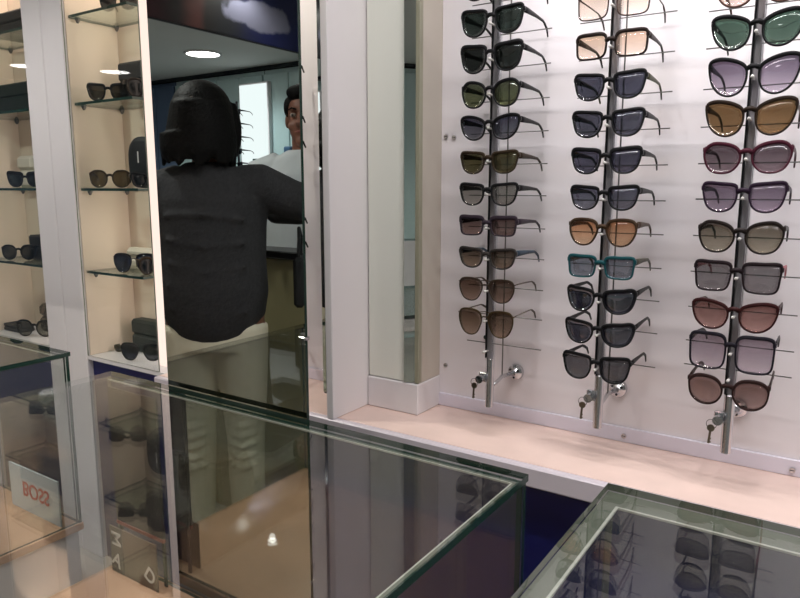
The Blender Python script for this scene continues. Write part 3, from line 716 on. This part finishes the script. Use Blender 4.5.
# ------------------------------------------------------------ people
SKIN = mat('skin', srgb(128,86,70), .5, noise=.06, nscale=30)
HAIR = mat('black hair', lin(.004,.0035,.0035), .6, bump=.6, nscale=120, spec=.15)
SWEAT = mat('charcoal knit', srgb(54,54,57), .9, noise=.12, nscale=90, bump=.5)
PANTS = mat('off-white trousers', srgb(240,234,212), .8, noise=.05, nscale=30, bump=.3)
SHIRT = mat('pale shirt', srgb(196,202,206), .8, noise=.04, nscale=20, bump=.2)
DPANT = mat('dark trousers', lin(.02,.022,.03), .8, noise=.1)
SHOE = mat('black shoe', lin(.01,.01,.01), .4)
EYEW = mat('eye white', srgb(170,160,152), .3)
LIP = mat('lips', srgb(140,80,72), .5)
def blob(m, name, mt, parent, vox=.008, smooth=6, extra=None):
    o = m.build('tmpblob', mt); fix_normals(o)
    r = o.modifiers.new('r', 'REMESH'); r.mode = 'VOXEL'; r.voxel_size = vox; r.use_smooth_shade = True
    s = o.modifiers.new('s', 'SMOOTH'); s.iterations = smooth; s.factor = .5
    dg = bpy.context.evaluated_depsgraph_get(); dg.update()
    me = bpy.data.meshes.new_from_object(o.evaluated_get(dg)); bpy.data.objects.remove(o)
    me.name = name; me.materials.clear(); me.materials.append(mt)
    for p_ in me.polygons: p_.use_smooth = True
    ob = bpy.data.objects.new(name, me); COL.objects.link(ob); ob.parent = parent
    return ob
def hand(m, wrist, d, n, side):
    """palm and five fingers; d points along the fingers, n out of the back of the hand"""
    w = Vector(wrist); d = Vector(d).normalized(); n = Vector(n); n = (n-d*n.dot(d)).normalized(); s = d.cross(n)*side
    m.tube([w, w+d*.03, w+d*.065, w+d*.085], [(.020,.014),(.030,.014),(.036,.013),(.034,.010)], 14) if abs(n.z) > .5 else m.tube([w, w+d*.03, w+d*.065, w+d*.085], [.020,.024,.027,.024], 14)
    for k, (off, L_) in enumerate(((-.028,.060),(-.010,.070),(.009,.075),(.027,.066))):
        b0 = w+d*.075+s*off
        m.tube([b0, b0+d*L_*.45-n*.004, b0+d*L_*.78-n*.016, b0+d*L_*.92-n*.028], [.0088,.0082,.0075,.006], 10)
    b0 = w+d*.02+s*.024
    m.tube([b0, b0+d*.022+s*.018-n*.006, b0+d*.048+s*.026-n*.012, b0+d*.068+s*.026-n*.016], [.011,.0105,.0095,.007], 10)
def head(m, cz, top, cy=.0):
    """skull, jaw, nose, ears; face looks to +y"""
    m.ell((0,cy-.012,cz+.03),(.073,.090,.088)); m.ell((0,cy+.020,cz-.035),(.058,.066,.075)); m.ell((0,cy+.062,cz-.088),(.026,.022,.022))
    m.tube([(0,cy+.082,cz+.022),(0,cy+.096,cz-.005),(0,cy+.106,cz-.022),(0,cy+.088,cz-.03)], [.008,.010,.014,.011], 10)
    for s in (-1,1):
        m.ell((s*.075,cy-.01,cz-.005),(.010,.020,.032)); m.ell((s*.03,cy+.074,cz+.03),(.022,.012,.009)); m.ell((s*.037,cy+.058,cz-.03),(.022,.02,.02))
        m.ell((s*.012,cy+.092,cz-.026),(.009,.010,.008))
def face_parts(parent_body, cz, cy=0.):
    for s in (-1,1):
        e = M().ell((s*.031,cy+.073,cz+.010),(.0125,.011,.0085)).build('eye', EYEW, parent_body, smooth=True)
        M().ell((s*.031,cy+.0825,cz+.010),(.0052,.003,.0052)).build('iris', SHOE, e, smooth=True)
        M().tube([(s*.014,cy+.088,cz+.030),(s*.032,cy+.088,cz+.036),(s*.052,cy+.076,cz+.028)], [.003,.0036,.002], 8).build('eyebrow', HAIR, parent_body)
    M().tube([(-.024,cy+.084,cz-.055),(0,cy+.094,cz-.053),(.024,cy+.084,cz-.055)], [.002,.0055,.002], 8).build('mouth', LIP, parent_body, smooth=True)

# woman: back to the mirror
W = thing('person', 'woman with black shoulder length hair, grey sweater and off-white trousers seen from behind', 'person', (-1.688,.276,0), (0,0,math.atan2(.6,-.8)))
m = M()
cz = 1.475
head(m, cz, 1.6)
m.tube([(0,-.015,1.27),(0,-.01,1.35),(0,.0,1.43)], [.058,.048,.048], 16)
m.rings([(0,0,.78,.15,.105),(0,0,.88,.158,.11),(0,0,1.0,.125,.095),(0,0,1.15,.135,.10),(0,0,1.26,.15,.095),(0,0,1.31,.12,.07)])
for s in (-1,1):
    m.tube([(s*.078,0,.84),(s*.08,.005,.62),(s*.078,.01,.45),(s*.08,0,.28),(s*.08,-.005,.07)], [.085,.072,.055,.052,.036], 16)
    m.rings([(s*.083,.05,.012,.038,.10),(s*.083,.045,.035,.036,.095),(s*.082,.01,.07,.034,.05)], 16)
LS, LE, LW_ = (-.150,0,1.285), (-.350,.06,1.215), (-.14,.24,1.19)
RS, RE, RW = (.150,0,1.285), (.185,.04,1.04), (.12,.235,1.02)
m.tube([LS, LE, LW_], [.045,.036,.024], 14); m.tube([RS, RE, RW], [.045,.036,.024], 14)
hand(m, LW_, (.9,.25,.1), (0,0,1), 1); hand(m, RW, (-.3,.9,.1), (0,0,1), -1)
wb = blob(m, 'body', SKIN, W, .0065, 4)
face_parts(wb, cz)
m = M()
m.ell((.008,-.022,1.502),(.092,.106,.098)); m.rings([(.014,-.042,1.365,.070,.055),(.014,-.045,1.385,.102,.076),(.012,-.042,1.42,.106,.088),(.010,-.035,1.46,.101,.098),(.008,-.03,1.53,.088,.102)])
for s in (-1,1):
    m.tube([(s*.068+.008,.03,1.53),(s*.084+.010,.02,1.47),(s*.090+.014,.015,1.42),(s*.098+.020,.0,1.372)], [.028,.029,.026,.013], 12)
for k in range(26):
    a = PI+ (k/25.)*PI; x, y = .019+.098*math.cos(a), -.03+.085*math.sin(a)
    m.tube([(x,y,1.44),(x*1.04,y*1.02,1.39),(x*1.02+random.uniform(-.01,.01),y,1.352+random.uniform(-.014,.018))], [.018,.014,.006], 8)
blob(m, 'hair', HAIR, W, .006, 3)
m = M()
m.rings([(0,0,.780,.085,.080),(0,0,.795,.118,.105),(0,0,.83,.142,.122),(0,0,.88,.160,.132),(0,0,.95,.172,.136),(0,0,1.05,.168,.128),(0,0,1.15,.172,.125),(0,0,1.24,.180,.115),(0,0,1.30,.158,.09),(0,-.005,1.335,.10,.072),(0,-.008,1.355,.066,.062)], 32)
def v(a): return Vector(a)
m.tube([v(LS)+v((.05,0,0)), v(LS), v(LS).lerp(v(LE),.5)+v((0,0,-.01)), LE, v(LE).lerp(v(LW_),.45), v(LE).lerp(v(LW_),.88)], [.065,.070,.064,.056,.050,.040], 18)
m.tube([v(RS)-v((.05,0,0)), v(RS), v(RS).lerp(v(RE),.5), RE, v(RE).lerp(v(RW),.45), v(RE).lerp(v(RW),.88)], [.065,.068,.060,.054,.048,.040], 18)
for k in range(5):
    z = .9+k*.07; m.tube([(-.12,-.10,z),(0,-.128,z+.02*math.sin(k*2)),(.12,-.10,z+.015)], [.006,.010,.006], 8)
blob(m, 'sweater', SWEAT, W, .008, 5)
m = M()
m.rings([(0,0,.77,.155,.112),(0,0,.88,.150,.110),(0,0,.98,.130,.10)])
for s in (-1,1):
    m.tube([(s*.076,0,.84),(s*.080,-.002,.72),(s*.082,.004,.60),(s*.080,.012,.45),(s*.082,.0,.28),(s*.082,-.005,.10)], [.092,.084,.074,.062,.058,.046], 18)
    for k in range(6): # wrinkles behind the knee and at the ankle
        z = .56-k*.035; m.tube([(s*.082-.045,-.045,z),(s*.082,-.064,z-.006),(s*.082+.045,-.045,z)], [.005,.010,.005], 6)
blob(m, 'trousers', PANTS, W, .008, 3)
for s in (-1,1):
    m = M().rings([(s*.083,.048,.001,.044,.112),(s*.083,.046,.03,.044,.11),(s*.083,.02,.06,.042,.075),(s*.083,-.005,.095,.044,.05)], 18)
    blob(m, 'shoe', SHOE, W, .007, 3)
# the bag on her left side, dark strap
m = M().box(-.29,-.255,-.04,.08,.90,1.06,bev=.01)
bg = thing('shoulder_bag', 'black bag with a strap carried at the womans left side', 'bag', (-1.688,.276,0), (0,0,math.atan2(.6,-.8)))
m.build('bag_body', BLK, bg)
M().tube([(-.272,-.02,1.06),(-.275,-.015,1.12),(-.272,.02,1.15),(-.275,.055,1.12),(-.272,.06,1.06)], (.006), 8).build('strap', BLK, bg)

# man behind the desk
W2 = thing('person', 'dark haired man in a pale shirt behind the desk, face cut by the mirror edge', 'person', (-1.86,-.374,0), (0,0,math.radians(-28)))
m = M(); cz = 1.545
head(m, cz, 1.67)
m.tube([(0,-.015,1.34),(0,-.01,1.42),(0,.0,1.5)], [.068,.058,.056], 16)
m.rings([(0,0,.82,.165,.115),(0,0,1.0,.155,.11),(0,0,1.2,.175,.12),(0,0,1.33,.185,.10),(0,0,1.39,.13,.075)])
for s in (-1,1):
    m.tube([(s*.09,0,.86),(s*.09,0,.48),(s*.09,-.005,.07)], [.095,.06,.042], 16)
    m.rings([(s*.09,.05,.012,.042,.12),(s*.09,.04,.04,.040,.11),(s*.09,.01,.075,.038,.05)], 16)
    sh, el, wr = (s*.175,0,1.35), (s*.205,-.04,1.07), (s*.195,-.03,.84)
    m.tube([sh, el, wr], [.05,.04,.027], 14)
    hand(m, wr, (0,.1,-1), (s,0,0), s)
mb = blob(m, 'body', SKIN, W2, .0065, 4)
face_parts(mb, cz)
m = M(); m.ell((0,-.028,cz+.052),(.083,.092,.080)); m.ell((0,.04,cz+.098),(.066,.042,.034)); m.ell((0,-.062,cz),(.072,.048,.075))
for s in (-1,1): m.ell((s*.066,.012,cz+.045),(.016,.035,.04))
blob(m, 'hair', HAIR, W2, .006, 3)
m = M()
m.rings([(0,0,.80,.180,.130),(0,0,.9,.178,.130),(0,0,1.05,.172,.125),(0,0,1.2,.19,.13),(0,0,1.33,.198,.112),(0,0,1.39,.14,.085),(0,-.005,1.425,.075,.072)], 28)
for s in (-1,1):
    sh, el, wr = v((s*.175,0,1.35)), v((s*.205,-.04,1.07)), v((s*.195,-.03,.84))
    m.tube([sh-v((s*.05,0,0)), sh, sh.lerp(el,.5), el, el.lerp(wr,.5), el.lerp(wr,.93)], [.07,.072,.062,.052,.045,.036], 18)
blob(m, 'shirt', SHIRT, W2, .008, 5)
m = M(); m.rings([(0,0,.80,.172,.120),(0,0,.92,.168,.120)])
for s in (-1,1): m.tube([(s*.09,0,.86),(s*.092,0,.65),(s*.09,0,.45),(s*.09,-.005,.06)], [.102,.088,.07,.058], 18)
blob(m, 'trousers', DPANT, W2, .008, 3)
for s in (-1,1):
    blob(M().rings([(s*.09,.055,.001,.048,.135),(s*.09,.05,.035,.047,.125),(s*.09,.01,.07,.044,.07)], 18), 'shoe', SHOE, W2, .007, 3)

# ------------------------------------------------------------ lamps
def downlight(x, y, lab, power, col=(1,.97,.92), r=.095):
    t = thing('ceiling_light', lab, 'ceiling light', (x,y,ZC), group='round ceiling lights')
    M().tube([(0,0,-.001),(0,0,-.008)], r, 32).build('diffuser', LAMP, t)
    k = M(); n = 32
    k.loft([[(rr*math.cos(2*PI*i/n), rr*math.sin(2*PI*i/n), zz) for i in range(n)] for rr, zz in ((r+.001,-.012),(r+.018,-.009),(r+.02,-.001),(r+.001,-.001),(r+.001,-.012))], cap=False)
    k.build('ring', WHITE, t)
    if power:
        l = bpy.data.lights.new('downlight', 'SPOT'); l.energy = power; l.spot_size = math.radians(150); l.spot_blend = .7; l.color = col; l.shadow_soft_size = min(.05, r*.6)
        o = bpy.data.objects.new('downlight', l); COL.objects.link(o); o.parent = t; o.location = (0,0,-.03)
downlight(-4.139, -1.838, 'round ceiling light seen high in the mirror', 42, (.92,.97,1), .12)
downlight(-5.394, -1.179, 'round ceiling light whose glare lies on the bay glass beside the mirror', 25, r=.12)
downlight(-5.742, -.598, 'round ceiling light at the far left end of the shop', 10, r=.11)
downlight(-2.32, -.574, 'small round ceiling light near the printed banner board', 6, r=.025)
downlight(-2.25, .50, 'added out-of-view ceiling light brightening the white shelving posts', 34)  # added lamp, out of view, to brighten the shelving posts
downlight(-.2, -1.2, 'round ceiling light behind the photographer', 40)
downlight(1.3, -.6, 'round ceiling light at the right end of the shop', 18)

# lit cove above the display wall: one lamp over each column gap
for i, (x, pw, tz, an) in enumerate(((-1.27, 17, 1.5, 95), (-.49, 15, 1.42, 62), (-.26, 8, 1.55, 80), (-.04, 12, 1.35, 80), (.35, 8, 1.4, 95))):
    t = thing('spot_lamp', 'small ceiling spot lamp above the sunglasses wall, %s of the row' % ['first','second','third','fourth','last'][i], 'spot lamp', (x, 1.02, ZC), group='spot lamps above the sunglasses wall')
    M().tube([(0,0,-.001),(0,0,-.012)], .035, 20).build('canopy', WHITE, t)
    M().tube([(0,0,-.012),(0,.01,-.04),(0,.035,-.075)], [.012,.022,.026], 16).build('lamp_head', WHITE, t)
    spot('spot', (x, 1.06, ZC-.09), (x, 1.44, tz), pw, an, (1,.965,.955) if i else (1,.93,.78), 1., .03)
# added unseen strip lamp brightening the wall from the front, and strips hidden in the top of the bays
t = thing('wall_fill_lamp', 'added unseen ceiling strip lamp that brightens the sunglasses wall', 'strip lamp', (0,.72,ZC))
P(M().box(-1.0,1.2,.69,.75,ZC-.03,ZC-.001,bev=.004).build('housing', WHITE), t)
area('strip light', (.05,.72,ZC-.035), (math.radians(20),0,0), 2.2, .06, 30, (1,.96,.95))
for x, w in ((-1.89,.34), (-2.53,.40)):
    t = thing('bay_lamp', 'warm strip lamp at the top of %s' % ('the bay beside the tall mirror' if x > -2 else 'the far left bay'), 'strip lamp', (x,1.36,ZC))
    P(M().box(x-w/2,x+w/2,1.32,1.36,ZC-.03,ZC-.004,bev=.003).build('housing', WHITE), t)
    area('bay light', (x,1.33,ZC-.035), (math.radians(8),0,0), w, .04, 2.3, (1,.88,.77))
    area('bay side light', ((-1.784 if x > -2 else -2.318), 1.372, 1.35), (0, math.radians(90), 0), 1.3, .03, 1.7, (1,.87,.77))  # added to brighten lower shelves; the far left one has no strip

w = bpy.data.worlds.new('World'); sc.world = w; w.use_nodes = True
w.node_tree.nodes['Background'].inputs[0].default_value = (.5,.55,.6,1); w.node_tree.nodes['Background'].inputs[1].default_value = .02

for x, y, wd, pw, lab in ((-1.95, .64, .55, 1.3, 'the far left glass case'), (-1.22, .30, .16, .35, 'the central glass case')):  # added lamps that brighten the sign card and the decks
    t = thing('case_fill_lamp', 'added thin fill lamp under the top glass of ' + lab, 'strip lamp', (x, y, .862))
    M().box(-wd/2, wd/2, -.006, .006, -.004, .004, bev=.001).build('housing', WHITE, t)
    area('case fill light', (x, y+.008, .855), (math.radians(28), 0, 0), wd, .01, pw, (1,.93,.85))

# ------------------------------------------------------------ camera
cd = bpy.data.cameras.new('Camera'); cam = bpy.data.objects.new('Camera', cd); COL.objects.link(cam)
cd.sensor_width = 36; cd.lens = 36*680/800; cd.clip_start = .02
cam.location = (0,0,1.28)
cam.rotation_euler = (PI/2-math.atan(112/680), 0, math.radians(33.7))
sc.camera = cam
sc.view_settings.view_transform = 'Standard'; sc.view_settings.look = 'None'; sc.view_settings.exposure = 0; sc.view_settings.gamma = 1
sc.view_settings.use_curve_mapping = False
sc.cycles.use_denoising = True
sc.cycles.max_bounces = 14; sc.cycles.transparent_max_bounces = 48; sc.cycles.glossy_bounces = 6; sc.cycles.diffuse_bounces = 4
sc.cycles.caustics_reflective = False; sc.cycles.caustics_refractive = False
sc.cycles.sample_clamp_indirect = 4
